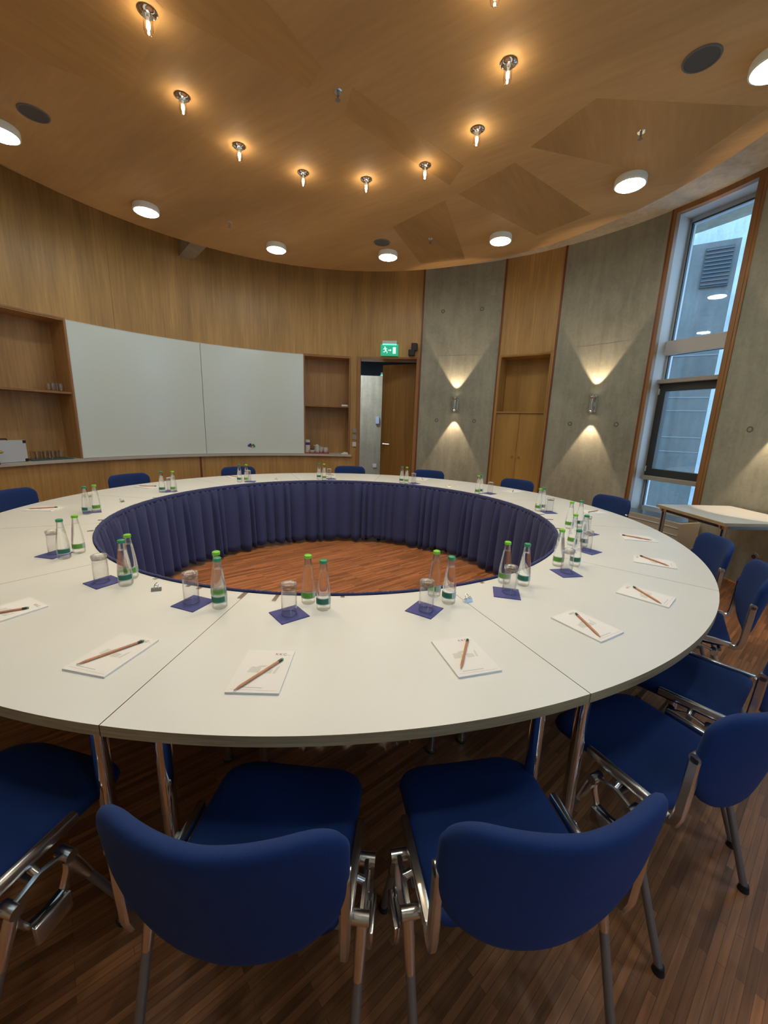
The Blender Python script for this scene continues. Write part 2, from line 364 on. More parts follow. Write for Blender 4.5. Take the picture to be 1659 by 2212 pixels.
local(obj('edge_strip', b, M_white, None, 30), wb)
b = bmesh.new(); arc(b, RW - .004, RW + .01, 129.55, 129.95, 0, .83)
struct('trim_6', b, M_redtrim, 'dark vertical joint in the panelling under the whiteboard', 'trim')
# ------------------------------------------------------------ doorway and corridor
dr = thing('door_1', 'open doorway with oak lining and an oak door leaf standing ajar into the corridor', 'door', P(RW, 85, 0), kind='structure')
b = bmesh.new(); arc(b, RW - .015, RW + .36, 91.95, 92.75, 0, 2.475); arc(b, RW - .015, RW + .36, 77.5, 78.2, 0, 2.475); arc(b, RW - .015, RW + .36, 77.5, 92.75, 2.46, 2.485)
local(obj('lining', b, M_trim, None, 30), dr)
struct('wall_jamb', A(RW + .003, RW + .4, 92.75, 93.6, 0, 2.475), M_wall, 'narrow oak wall strip carrying the light switches left of the doorway', 'wall')
h0 = P(RW + .30, 78.45); h1 = Vector((.245, 4.45, 0)); dv = (h1 - h0).normalized(); nv = Vector((-dv.y, dv.x, 0)); L = (h1 - h0).length
Mx = Matrix((dv, nv, Vector((0, 0, 1)))).transposed().to_4x4(); Mx.translation = h0
lf = local(obj('leaf', B((L / 2, 0, 1.22), (L, .04, 2.42), 0, Mx), M_door), dr)
for s in (-1, 1):
    b = bmesh.new(); cyl(b, Mx @ Vector((L - .07, s * .02, 1.04)), Mx @ Vector((L - .07, s * .06, 1.04)), .011, n=12); cyl(b, Mx @ Vector((L - .07, s * .058, 1.04)), Mx @ Vector((L - .20, s * .058, 1.04)), .009, n=12)
    cyl(b, Mx @ Vector((L - .07, s * .02, 1.04)), Mx @ Vector((L - .07, s * .026, 1.04)), .026, n=20); cyl(b, Mx @ Vector((L - .07, s * .02, .95)), Mx @ Vector((L - .07, s * .026, .95)), .022, n=20)
    h = obj('handle', b, M_alu, None, 40); h.parent = lf
struct('wall_corridor', B((.25, 5.75, 1.19), (3.2, .2, 2.38)), M_conc, 'pale concrete wall seen through the open doorway', 'wall')
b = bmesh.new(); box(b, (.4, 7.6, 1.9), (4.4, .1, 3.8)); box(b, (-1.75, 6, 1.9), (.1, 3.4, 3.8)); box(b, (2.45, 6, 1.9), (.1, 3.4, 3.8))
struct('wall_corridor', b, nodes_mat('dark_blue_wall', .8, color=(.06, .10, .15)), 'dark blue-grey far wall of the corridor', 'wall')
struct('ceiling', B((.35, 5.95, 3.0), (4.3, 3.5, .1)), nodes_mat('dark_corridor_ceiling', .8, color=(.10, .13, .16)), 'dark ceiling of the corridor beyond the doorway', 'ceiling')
struct('floor', B((.35, 6.1, -.03), (4.3, 3.4, .05)), M_floor, 'corridor floor beyond the doorway', 'floor')
ld = bpy.data.lights.new('corridor_fill', 'AREA'); ld.shape = 'DISK'; ld.size = .35; ld.energy = CORRIDOR_W; ld.color = (.8, .88, 1)  # unseen area light added to brighten the corridor, without a fitting
lo = bpy.data.objects.new('corridor_fill', ld); COL.objects.link(lo); lo.location = (-.55, 4.95, 2.93); tag(lo, 'added fill light in the corridor beyond the doorway', 'fill light')
# corridor fittings
def onwall_box(name, ctr, size, m, label, cat, bev=.002):
    return tag(obj(name, B((0, 0, 0), size, bev), m), label, cat)
o = onwall_box('door_intercom', None, (.075, .03, .15), nodes_mat('pale_blue_plastic', .4, color=(.45, .58, .75)), 'pale blue wall device on the concrete seen through the doorway', 'wall device'); o.location = (.135, 5.632, 1.475)
o = onwall_box('wall_socket', None, (.08, .012, .08), M_white, 'white socket low on the concrete wall through the doorway', 'socket'); o.location = (.10, 5.644, .50)
# ------------------------------------------------------------ exit signs
def exit_sign(name, label, loc, rz, w, h):
    t = thing(name, label, 'exit sign', loc, rz)
    obj('housing', B((0, .01, h / 2 + .012), (w * .82, .07, .045), .004), M_white, t)
    obj('green_plate', B((0, 0, -.012), (w, .012, h - .01), .002), M_exit, t)
    obj('lit_edge', B((0, -.004, h / 2 - .022), (w * .8, .02, .016), .002), M_exitb, t)
    b = bmesh.new(); y = -.0075; s = w / .29
    fn = lambda x, z, d: (x * s, y - d, z * s - .012)
    poly = lambda pts: prism(b, pts, 0, .002, 0, fn)
    poly([(.055, -.055), (.105, -.055), (.105, .045), (.055, .045)])
    poly([(-.075 + .011 * math.cos(k), .042 + .011 * math.sin(k)) for k in [i * PI / 6 for i in range(12)]])
    poly([(-.085, .028), (-.062, .034), (-.050, -.004), (-.070, -.012)])
    poly([(-.070, -.012), (-.052, -.006), (-.030, -.028), (-.036, -.052), (-.046, -.050), (-.042, -.030)])
    poly([(-.072, -.010), (-.056, -.012), (-.078, -.036), (-.104, -.034), (-.102, -.024), (-.082, -.024)])
    poly([(-.084, .026), (-.078, .016), (-.098, .006), (-.106, .012)]); poly([(-.066, .030), (-.060, .020), (-.040, .012), (-.034, .020)])
    poly([(-.022, -.008), (.012, -.008), (.012, -.020), (.034, -.002), (.012, .016), (.012, .004), (-.022, .004)])
    obj('pictogram', b, M_exitw, t); return t
exit_sign('exit_sign', 'green lit running-man exit sign above the open door', P(RW - .05, 84.9, 2.60), D(84.9 - 90), .29, .19)
exit_sign('exit_sign', 'small green exit sign partly hidden behind the door leaf in the corridor', Vector((.26, 6.6, 2.45)), 0, .24, .15)
# speaker by the door
t = thing('wall_speaker', 'small black wall speaker on a bracket right of the exit sign', 'speaker', P(RW, 78.9, 2.6), D(78.9 - 90))
obj('bracket', B((-.01, -.03, -.01), (.04, .06, .05), .004), M_black, t)
obj('cabinet', B((.01, -.09, .03), (.095, .09, .11), .008), M_black, t); obj('cabinet', B((-.03, -.10, -.06), (.10, .09, .095), .008), M_black, t)
# switches, sockets
for z, m, lb in ((1.272, M_switch, 'grey light switch plate, topmost of three beside the doorway'), (1.161, M_switch, 'grey dimmer plate, middle of three beside the doorway'), (1.043, M_white, 'white switch plate, lowest of three beside the doorway')):
    t = thing('light_switch', lb, 'light switch', P(RW - .014, 93.15, z), D(3.15), 'switch plates beside the doorway'); t.rotation_euler.z = D(93.15 - 90)
    obj('plate', B((0, .004, 0), (.062, .012, .075), .002), m, t); obj('rocker', B((0, -.004, 0), (.036, .006, .040), .001), m, t)
t = thing('wall_socket', 'round grey socket low on the concrete behind the blue chairs at the right', 'socket', P(RW - .002, 7.6, .30), D(7.6 - 90))
b = bmesh.new(); cyl(b, (0, .0, 0), (0, -.008, 0), .04, n=24); obj('plate', b, M_switch, t, 30); b = bmesh.new(); cyl(b, (0, -.006, 0), (0, -.0095, 0), .02, n=20); obj('insert', b, M_dark, t, 30)
# ------------------------------------------------------------ windows
def window(idx, a0, a1, label, full):
    t = thing('window_%d' % idx, label, 'window', P(RW, (a0 + a1) / 2, 0), kind='structure')
    RG = RW + .31
    pa, pb = P(RG, a0 + .1), P(RG, a1 - .1); dv = (pb - pa).normalized(); nv = Vector((dv.y, -dv.x, 0)); L = (pb - pa).length
    if nv.dot(pa) < 0: nv = -nv
    Mx = Matrix((dv, nv, Vector((0, 0, 1)))).transposed().to_4x4(); Mx.translation = pa      # x along pane, y outwards
    def part(name, c, s, m, bev=.003): return local(obj(name, B(c, s, bev, Mx), m), t)
    zt = 3.76
    b = bmesh.new(); arc(b, RW + .005, RG + .10, a1 - .45, a1, 0, zt); arc(b, RW + .005, RG + .10, a0, a0 + .45, 0, zt); arc(b, RW + .005, RG + .10, a0, a1, zt, ZT)
    local(obj('reveal', b, M_reveal, None, 30), t)
    b = bmesh.new(); arc(b, RW - .014, RW + .05, a1 - .55, a1 - .02, 0, zt + .03); arc(b, RW - .014, RW + .05, a0 + .02, a0 + .75, 0, zt + .03); arc(b, RW - .014, RW + .05, a0, a1, zt - .012, ZT)
    local(obj('oak_lining', b, M_trim, None, 30), t)
    local(obj('parapet', A(RG - .06, RG + .12, a0 + .1, a1 - .1, 0, .445), M_conc, None, 30), t)
    fw = .055
    M_fr = nodes_mat('window_frame_grey', .4, color=(.52, .60, .66))
    for c, s in (((fw / 2, 0, 2.1), (fw, .06, 3.32)), ((L - fw / 2, 0, 2.1), (fw, .06, 3.32)), ((L / 2, 0, zt - .03), (L, .06, .06)), ((L / 2, 0, .47), (L, .06, .06))): part('frame', c, s, M_fr)
    for z, h, dp in ((2.395, .155, .12), (2.015, .045, .16), (.862, .05, .16)): part('transom', (L / 2, -dp / 2 + .03, z), (L - .04, dp, h), M_beige if h < .1 else M_reveal)
    zs = [(.5, .835), (2.04, 2.32), (2.475, 3.71)]
    for z0, z1 in zs:
        part('pane', (L / 2, 0, (z0 + z1) / 2), (L - 2 * fw, .012, z1 - z0), M_pane, 0)
        b = bmesh.new()
        for x in (fw + .005, L - fw - .005): box(b, (x, -.02, (z0 + z1) / 2), (.012, .03, z1 - z0), 0, Mx)
        box(b, (L / 2, -.02, z1), (L - 2 * fw, .03, .012), 0, Mx)
        local(obj('gasket', b, M_dark), t)
    cs = bmesh.new(); z0, z1 = .89, 1.99; w = .085
    for c, s in (((w / 2 + .03, -.03, (z0 + z1) / 2), (w, .075, z1 - z0)), ((L - w / 2 - .03, -.03, (z0 + z1) / 2), (w, .075, z1 - z0)), ((L / 2, -.03, z1 - w / 2), (L - .07, .074, w)), ((L / 2, -.03, z0 + w / 2), (L - .07, .074, w))): box(cs, c, s, 0, Mx, .004)
    cs = local(obj('casement', cs, M_dark), t)
    p_ = obj('casement_pane', B((L / 2, -.02, (z0 + z1) / 2), (L - .22, .014, z1 - z0 - .15), 0, Mx), M_pane); p_.parent = cs
    if full:
        for z in (1.90, .97):
            h = obj('hinge', B((L - .045, -.078, z), (.012, .018, .07), .003, Mx), M_white); h.parent = cs
    return t, Mx, L
wt, WM, WL = window(1, 17.05, 28.95, 'tall narrow window with a dark tilting casement in its lower half', True)
window(2, -12.9, -1.1, 'tall window further along the curved wall, outside the photograph at the right', False)
window(3, -42.9, -31.1, 'tall window on the camera side of the room, outside the photograph', False)
window(4, -72.9, -61.1, 'tall window on the camera side of the room, outside the photograph, nearest the camera', False)
# radiator under window
t = thing('convector_radiator', 'beige slatted convector under the tall window with a metal grille on top', 'radiator', P(3.72, 23))
b = bmesh.new(); arc(b, 3.58, 3.60, 15.6, 30.0, .06, .49); arc(b, 3.60, 3.86, 15.6, 16.0, .06, .49); arc(b, 3.60, 3.86, 29.6, 30, .06, .49)
local(obj('casing', b, M_beige, None, 30), t)
b = bmesh.new()
for k in range(5): arc(b, 3.572, 3.585, 15.8, 29.8, .115 + k * .08, .122 + k * .08)
local(obj('front_ribs', b, M_white, None, 30), t)
b = bmesh.new()
for k in range(11): arc(b, 3.60 + k * .0245, 3.608 + k * .0245, 16, 29.6, .480, .497)
for k in range(8): arc(b, 3.59, 3.86, 16.4 + k * 1.8, 16.5 + k * 1.8, .478, .492)
local(obj('top_grille', b, M_alu, None, 30), t)
b = bmesh.new(); arc(b, 3.62, 3.84, 16.2, 29.4, .08, .46); local(obj('heating_core', b, M_dark, None, 30), t)
# outside
def outbox(name, label, cat, c, s, rz, m):
    o = tag(obj(name, B((0, 0, 0), s), m), label, cat, kind='structure'); o.location = c; o.rotation_euler.z = rz; return o
od = (P(1, 54)); orz = D(54 - 90)
ctr = CAMP + P(9.6, 52.0); ctr.z = 1.0
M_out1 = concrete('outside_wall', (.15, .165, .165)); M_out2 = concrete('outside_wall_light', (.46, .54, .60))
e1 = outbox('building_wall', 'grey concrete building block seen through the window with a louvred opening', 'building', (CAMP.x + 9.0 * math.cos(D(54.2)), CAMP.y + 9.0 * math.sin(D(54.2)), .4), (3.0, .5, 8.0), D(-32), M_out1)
for v in e1.data.vertices: v.co.x -= 1.20
for z in (-.5, .7, .95, 1.4, 1.62, 2.3): 
    q = obj('joint', B((-1.20, -.252, z), (2.98, .01, .018)), nodes_mat('pale_joint', .8, color=(.24, .27, .28)), e1)
q = obj('louvre', B((.05, -.26, 3.62), (.36, .04, .58)), nodes_mat('louvre_dark', .6, color=(.05, .065, .075)), e1)
for k in range(10): obj('louvre_slat', B((.05, -.285, 3.37 + k * .056), (.34, .03, .014)), nodes_mat('louvre_slat', .5, color=(.10, .12, .14)), q)
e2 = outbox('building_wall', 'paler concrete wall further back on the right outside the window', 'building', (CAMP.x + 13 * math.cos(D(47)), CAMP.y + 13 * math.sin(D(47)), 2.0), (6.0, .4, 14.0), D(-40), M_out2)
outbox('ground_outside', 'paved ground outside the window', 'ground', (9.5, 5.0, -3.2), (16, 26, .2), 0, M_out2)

# ------------------------------------------------------------ wooden ceiling canopy
cx0, cy0, RD, ZC = -.13, .04, 3.085, 3.50
can = thing('ceiling_canopy', 'large round suspended wooden ceiling canopy over the table', 'ceiling canopy', (cx0, cy0, ZC))
b = bmesh.new(); lathe(b, [(0, 0), (RD - .006, 0), (RD, .006), (RD, .03), (0, .03)], 160, 0); obj('disc', b, M_ceil, can, 30)
patches = [[(-1.05, -1.0), (-.62, -1.0), (-.125, -.155), (-.235, .0), (-.9, -.48)], [(.05, -.02), (-.03, .22), (.83, 1.0), (.90, .72)],
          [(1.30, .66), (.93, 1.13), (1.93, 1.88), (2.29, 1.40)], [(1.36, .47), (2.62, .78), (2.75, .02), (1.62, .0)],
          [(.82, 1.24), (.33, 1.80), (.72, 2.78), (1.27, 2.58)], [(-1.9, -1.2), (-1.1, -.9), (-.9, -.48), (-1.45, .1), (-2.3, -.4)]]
for pts in patches:
    b = bmesh.new(); prism(b, [(x - cx0, y - cy0) for x, y in pts], -.0012, .001); obj('dark_patch', b, M_ceil2, can)  # flat polygons just under the disc, a darker brown than the rest
tag(obj('ceiling_beam', B((0, 0, 0), (1.3, .19, .26)), M_conc2), 'short concrete beam running from the canopy edge to the wall above the whiteboard', 'beam', kind='structure')
bm_ = bpy.data.objects['ceiling_beam']; bm_.location = P(3.30, 129.9, 3.675); bm_.rotation_euler.z = D(129.9)
# drum lamps
def drum(loc, label):
    t = thing('ceiling_lamp', label, 'ceiling lamp', loc, 0, 'round white ceiling lamps')
    b = bmesh.new(); lathe(b, [(.095, 0), (.118, 0), (.122, -.01), (.122, -.052), (.112, -.056), (.108, -.05)], 40); obj('rim', b, nodes_mat('drum_rim', .4, color=(.82, .86, .80)), t, 40)
    b = bmesh.new(); lathe(b, [(.109, -.050), (.104, -.060), (.06, -.063), (0, -.064)], 40); obj('diffuser', b, M_drum, t, 40)
    return t
outer = [(-2.653, .442, 'at the left edge of the photo above the left wall'), (-2.199, 1.539, 'above the left half of the whiteboard'), (-1.089, 2.361, 'above the right half of the whiteboard'),
         (.283, 2.469, 'closest to the exit sign'), (1.543, 1.921, 'above the cupboard recess'), (2.328, .808, 'nearest the tall window'), (2.47, -.33, 'at the right edge of the photo'),
         (1.97, -1.62, 'outside the photograph, right of the camera'), (.88, -2.52, 'outside the photograph, above and right of the camera'), (-.45, -2.72, 'outside the photograph, above and left of the camera'), (-1.75, -2.15, 'outside the photograph, left of the camera'), (-2.6, -.95, 'outside the photograph, far left')]
d0 = None
for x, y, s in outer:
    lb = 'round drum lamp, ' + s
    if d0 is None: d0 = drum((x, y, ZC), lb)
    else: dup(d0, (x, y, ZC), 0, lb)
def halogen(loc, label):
    t = thing('halogen_spotlight', label, 'halogen lamp', loc, 0, 'ring of small glass halogen lamps')
    b = bmesh.new(); lathe(b, [(0, 0), (.046, 0), (.047, -.006), (.040, -.012), (.026, -.016), (.024, -.022), (0, -.022)], 32); obj('chrome_collar', b, M_chrome, t, 40)
    b = bmesh.new(); lathe(b, [(.0235, -.018), (.0235, -.085), (.019, -.096), (.010, -.102), (0, -.104)], 28); obj('glass_cover', b, M_lampglass, t, 40)
    b = bmesh.new(); lathe(b, [(0, -.022), (.008, -.024), (.008, -.045), (0, -.046)], 12); obj('bulb_holder', b, M_white, t, 40)
    b = bmesh.new(); lathe(b, [(0, -.046), (.009, -.049), (.0095, -.070), (.006, -.078), (0, -.080)], 14); obj('bulb', b, M_bulb, t, 40)
    ld = bpy.data.lights.new('halogen_light', 'SPOT'); ld.energy = HALOGEN_W; ld.spot_size = D(125); ld.spot_blend = 1.0; ld.shadow_soft_size = .012; ld.color = (1, .80, .56)
    lo = bpy.data.objects.new('halogen_light', ld); COL.objects.link(lo); lo.parent = t; lo.location = (0, 0, -.090)
    return t
inner = [(-.999, -.466, 'foremost on the left side of the ring'), (-1.098, .098, 'second on the left side of the ring'), (-.892, .572, 'third on the left side of the ring'), (-.454, .887, 'left of the two far lamps of the ring'), (.088, .951, 'right of the two far lamps of the ring'),
         (.585, .727, 'at the far right of the ring'), (.921, .308, 'third from the top edge on the right side of the ring'), (.983, -.236, 'second from the top edge on the right side of the ring'), (.791, -.680, 'cut by the top edge of the photo'),
         (.36, -1.03, 'outside the photograph, just behind the top edge'), (-.15, -1.11, 'outside the photograph above the camera'), (-.66, -.93, 'outside the photograph, left of the camera')]
h0_ = None
for x, y, s in inner:
    lb = 'small glass halogen lamp, ' + s
    if h0_ is None: h0_ = halogen((x, y, ZC - .001), lb)
    else: dup(h0_, (x, y, ZC - .001), 0, lb)
for (x, y), s in (((-2.264, .297), 'at the left of the canopy'), ((2.062, -.303), 'at the right of the canopy'), ((.210, 2.184), 'at the far side, by the lamp nearest the exit sign')):
    t = thing('ceiling_speaker', 'round grey ceiling speaker ' + s, 'ceiling speaker', (x, y, ZC), 0, 'flush speakers in the canopy')
    b = bmesh.new(); lathe(b, [(0, -.004), (.086, -.004)], 40); obj('mesh', b, M_grille, t); b = bmesh.new(); lathe(b, [(.084, -.001), (.085, -.007), (.094, -.006), (.096, .0)], 40); obj('ring', b, nodes_mat('speaker_ring', .6, color=(.16, .14, .12)), t, 40)
for (x, y), s in (((-.048, .014), 'at the centre of the ring of halogen lamps'), ((2.080, .276), 'near the right edge between speaker and drum lamp'), ((.770, 2.046), 'between the two far drum lamps'), ((-1.452, 1.823), 'above the whiteboard')):
    t = thing('sprinkler_head', 'small sprinkler head ' + s, 'sprinkler', (x, y, ZC), 0, 'sprinkler heads in the canopy')
    b = bmesh.new(); lathe(b, [(0, 0), (.028, 0), (.024, -.006), (0, -.006)], 24); obj('rose', b, M_chrome, t, 40)
    b = bmesh.new(); cyl(b, (0, 0, -.005), (0, 0, -.028), .008, .006, 10); cyl(b, (-.008, 0, -.02), (-.003, 0, -.045), .002, n=6); cyl(b, (.008, 0, -.02), (.003, 0, -.045), .002, n=6); cyl(b, (0, 0, -.045), (0, 0, -.048), .016, n=14); obj('nozzle', b, M_tube, t, 40)
# ------------------------------------------------------------ wall lamps
M_sbulb = emit('wall_lamp_bulb', (1.0, .80, .55), 14)
def sconce(ang, label):
    t = thing('wall_lamp', label, 'wall lamp', P(RW, ang, 1.755), D(ang - 90), 'chrome up-and-down wall lamps')
    obj('back_plate', B((0, -.012, 0), (.085, .024, .215), .003), M_alu, t)
    b = bmesh.new(); cyl(b, (0, -.075, -.075), (0, -.075, .075), .026, n=28); obj('body', b, M_chrome, t, 40)
    for s in (-1, 1):
        b = bmesh.new(); lathe(b, [(.026, .07 * s), (.038, .085 * s), (.040, .112 * s), (.036, .114 * s), (.033, .095 * s), (.022, .088 * s)], 28, 0, (0, -.075, 0)); k = obj('cap', b, M_chrome, t, 40)
        b = bmesh.new(); cyl(b, (0, -.075, .089 * s), (0, -.075, .094 * s), .018, n=16); g = obj('bulb', b, M_sbulb, k, 40)
        ld = bpy.data.lights.new('sconce_light', 'SPOT'); ld.energy = SCONCE_W; ld.spot_size = D(67 if s > 0 else 60); ld.spot_blend = .25; ld.shadow_soft_size = .012; ld.color = (1, .74, .50)
        lo = bpy.data.objects.new('sconce_light', ld); COL.objects.link(lo); lo.parent = t; lo.location = (0, -.094, .114 * s); lo.rotation_euler = (0 if s < 0 else PI, 0, 0)
    b = bmesh.new(); box(b, (0, -.040, 0), (.03, .036, .05)); obj('arm', b, M_alu, t); return t
s0 = sconce(68.16, 'chrome cylinder wall lamp on the concrete between doorway and cupboard, lighting up and down')
sconce(37.75, 'chrome cylinder wall lamp on the concrete between cupboard and tall window, lighting up and down')
sconce(7.6, 'chrome cylinder wall lamp just outside the photo, whose glow falls behind the small table')
# ------------------------------------------------------------ round table of twelve segments
RO_T, RI_T, ZTAB, TH = 2.333, 1.603, .73, .029; RM = 1.97
M_beam = nodes_mat('table_frame_grey', .4, .6, (.16, .16, .16))
def seg_table(ang, label):
    t = thing('table_segment', label, 'table', P(RM, ang, 0), D(ang), 'segments of the round conference table')
    b = bmesh.new(); g = .0012; n = 30; a0, a1 = D(-15), D(15); vs = []
    for z in (ZTAB - TH, ZTAB):
        for R in (RO_T, RI_T):
            vs.append([b.verts.new((R * math.cos(a0 + (a1 - a0) * i / n) - RM, R * math.sin(a0 + (a1 - a0) * i / n) * (1 - g / .5 * .9), z)) for i in range(n + 1)])
    bo, bi, to, ti = vs
    for i in range(n):
        f = b.faces.new((ti[i], ti[i + 1], to[i + 1], to[i])); f.material_index = 0
        for q in ((bo[i], bo[i + 1], bi[i + 1], bi[i]), (to[i], to[i + 1], bo[i + 1], bo[i]), (bi[i], bi[i + 1], ti[i + 1], ti[i])): f = b.faces.new(q); f.material_index = 1
    for i in (0, n): f = b.faces.new((to[i], bo[i], bi[i], ti[i])); f.material_index = 2
    obj('tabletop', b, [M_tbl, M_edge, M_redtrim], t)
    b = bmesh.new(); zz = ZTAB - TH
    for R in (2.235, 1.70):
        w = R * math.sin(D(12.4)); box(b, (R * math.cos(D(12.4)) - RM, 0, zz - .022), (.03, 2 * w, .04))
    for s in (-1, 1): tube(b, [P(1.69, 12.3 * s, zz - .022) - Vector((RM, 0, 0)), P(2.24, 12.3 * s, zz - .022) - Vector((RM, 0, 0))], .016, 8)
    obj('under_frame', b, M_beam, t)
    for R, a in ((2.255, 12.75), (2.255, -12.75), (1.69, 12.3), (1.69, -12.3)):
        p = P(R, a) - Vector((RM, 0, 0)); b = bmesh.new(); cyl(b, (p.x, p.y, .012), (p.x, p.y, zz - .001), .0195, n=20)
        l = obj('leg', b, M_chrome, t, 40); b = bmesh.new(); lathe(b, [(0, 0), (.021, 0), (.023, .008), (.018, .016), (0, .016)], 18, 0, (p.x, p.y, 0)); obj('foot', b, M_black, l, 40)
    return t
segs = {-82: 'nearest the camera', -52: 'at the lower right, past the right-hand joint', -22: 'at the right end, beside the upright chairs', 8: 'at the right, before the chair by the window', 38: 'at the far right, before the cupboard', 68: 'on the far side, before the first wall lamp', 98: 'on the far side, before the doorway', 128: 'on the far side, under the magnets', 158: 'at the far left, under the whiteboard', -172: 'at the left, holding the small metal clip', -142: 'at the left edge of the photo', -112: 'at the lower left, holding the bulldog clip'}
T0 = None
for a, s in segs.items():
    lb = 'white curved table segment ' + s
    if T0 is None: T0 = seg_table(a, lb)
    else: dup(T0, P(RM, a), D(a), lb)
# ------------------------------------------------------------ skirt
sk = thing('table_skirt', 'gathered navy blue cloth skirt hanging around the inner opening of the round table', 'table skirt', (0, 0, 0))
rnd = random.Random(3); NA = 1800
cum = 0; knots = []
while cum < 2 * PI:
    knots.append((cum, rnd.uniform(.45, 1.0))); cum += rnd.choice([rnd.uniform(.03, .055), rnd.uniform(.06, .115)])
ks = [k[0] for k in knots] + [2 * PI]
import bisect
amp = []; small = [sum(math.sin(k * th * 1.0 + ph) for k, ph in ((173, 1), (211, 2), (149, 5))) / 3 for th in [2 * PI * i / NA for i in range(NA)]]
for i in range(NA):
    th = 2 * PI * i / NA; j = bisect.bisect_right(ks, th) - 1; u = (th - ks[j]) / (ks[j + 1] - ks[j]); amp.append((math.sin(PI * u) ** .8) * knots[j][1])
lv = [(.712, 0.05, .9), (.69, .16, .8), (.665, .32, .55), (.62, .55, .30), (.55, .75, .15), (.45, .92, .08), (.33, 1.0, .05), (.2, 1.05, .04), (.1, 1.1, .03), (.03, 1.12, .03)]
b = bmesh.new(); rings = []
for z, k, s in lv:
    r = []
    for i in range(NA):
        th = 2 * PI * i / NA; sag = .010 * math.sin(9 * th + 1) + .008 * math.sin(23 * th)
        zz = z + (.0 if z > .05 else .018 - .022 * amp[i] + sag); lean = .035 * (1 - z / .73)
        R = 1.592 - lean - k * .066 * amp[i] - s * .005 * small[i] + .012 * k
        r.append(b.verts.new((R * math.cos(th), R * math.sin(th), max(.014, zz))))
    rings.append(r)
for x, y in zip(rings[:-1], rings[1:]):
    for i in range(NA): b.faces.new((x[i], x[(i + 1) % NA], y[(i + 1) % NA], y[i]))
o = obj('pleated_cloth', b, M_skirt, sk, True); md = o.modifiers.new('thickness', 'SOLIDIFY'); md.thickness = .0016
b = bmesh.new(); rings = []
for dr, z in ((.0, .700), (-.008, .702), (-.0095, .715), (-.0085, .737), (-.002, .7395), (.004, .7375), (.004, .7315)):
    r = []
    for i in range(NA):
        th = 2 * PI * i / NA; w = .0016 * small[i] + .001 * math.sin(61 * th); R = 1.596 + dr + w
        r.append(b.verts.new((R * math.cos(th), R * math.sin(th), z + (.0014 * small[(i * 3) % NA] if z > .735 else 0))))
    rings.append(r)
for x, y in zip(rings[:-1], rings[1:]):
    for i in range(NA): b.faces.new((x[i], x[(i + 1) % NA], y[(i + 1) % NA], y[i]))
obj('gathered_heading', b, M_skirt, sk, True)
# clear skirt clips
for i, (a, lg, s) in enumerate(((-97.3, .055, 'at the left diagonal joint'), (-92.5, .055, 'left of the front centre glass'), (-83.3, .012, 'right of the two front centre bottles'), (-69.3, .014, 'behind the front right pair of bottles'), (-60.5, .014, 'between the two right-hand bottle pairs'), (-104.5, .02, 'left of the stacked pair of bottles'), (-106.5, .016, 'left of the glass on the tilted napkin'), (-113.0, .014, 'behind the bottle pair at the left'),
                                 (-52.0, .014, 'where the rim turns at the right'), (-13, .045, 'near the right end of the opening'), (-3, .05, 'further along the right end of the opening'), (3, .05, 'behind the bottle cluster at the right'), (172, .04, 'at the left end beyond the joint'), (-160, .03, 'at the left end of the opening'), (-150, .03, 'left end of the opening, nearest the twin bottles'))):
    b = bmesh.new(); box(b, (.0, 0, .0015), (lg, .016, .003)); box(b, (-lg / 2 - .001, 0, -.006), (.003, .016, .018))
    o = tag(obj('skirt_clip', b, M_clear), 'clear skirt clip on the inner rim, ' + s, 'clip', 'clear clips holding the table skirt'); o.location = P(1.607 + lg / 2, a, ZTAB + .0005); o.rotation_euler.z = D(a)
# ------------------------------------------------------------ bottles, glasses, napkins, pads, pencils
def bottle(green, label):
    t = thing('water_bottle', label, 'bottle', (0, 0, ZTAB))
    b = bmesh.new()
    out = [(0, .004), (.016, .001), (.0225, 0), (.0262, .004), (.0272, .012), (.0270, .05), (.0262, .066), (.0240, .088), (.0205, .116), (.0168, .142), (.0140, .160), (.0126, .174), (.0124, .186), (.0124, .190)]
    inn = [(.0104, .190), (.0106, .174), (.0124, .160), (.0136, .152), (0, .152)]
    lathe(b, out + inn, 36); obj('glass_and_water', b, M_bottle, t, 50)
    cm = M_lgreen if green else M_dgreen
    b = bmesh.new(); lathe(b, [(.0126, .181), (.0142, .1815), (.0146, .185), (.0142, .1925), (.0115, .1945), (0, .195)], 28); obj('cap', b, cm, t, 40)
    b = bmesh.new(); lathe(b, [(.02735, .026), (.0275, .027), (.0273, .052), (.0271, .053)], 24, 0, (0, 0, 0), D(-175), D(15)); obj('label', b, M_lab, t, True)
    b = bmesh.new(); lathe(b, [(.0278, .030), (.0275, .050)], 16, 0, (0, 0, 0), D(-160), D(-45)); obj('label_band', b, M_lgl if green else M_dgl, t, True)
    return t
def tumbler(label):
    t = thing('drinking_glass', label, 'glass', (0, 0, ZTAB + .003))
    b = bmesh.new(); lathe(b, [(.0272, .0), (.0280, .001), (.0278, .06), (.0264, .098), (.0258, .100), (.0240, .098), (.0262, .06), (.0264, .0005)], 36, closed=True); obj('tumbler_wall', b, M_tumbler, t, 60)
    b = bmesh.new(); lathe(b, [(0, .106), (.010, .107), (.018, .103), (.0235, .099), (.0262, .099), (.0276, .104), (.0288, .111), (.0282, .117), (.024, .119), (.018, .116), (.008, .113), (0, .114)], 36); obj('thick_base', b, M_tbase, t, 60)
    b = bmesh.new(); lathe(b, [(.0268, 0), (.0280, -.0005), (.0285, .001), (.0278, .0025), (.0268, .001)], 36); obj('rim', b, M_tbase, t, 60)
    return t
BL = bottle(True, ''); BD = bottle(False, ''); TG = tumbler('')
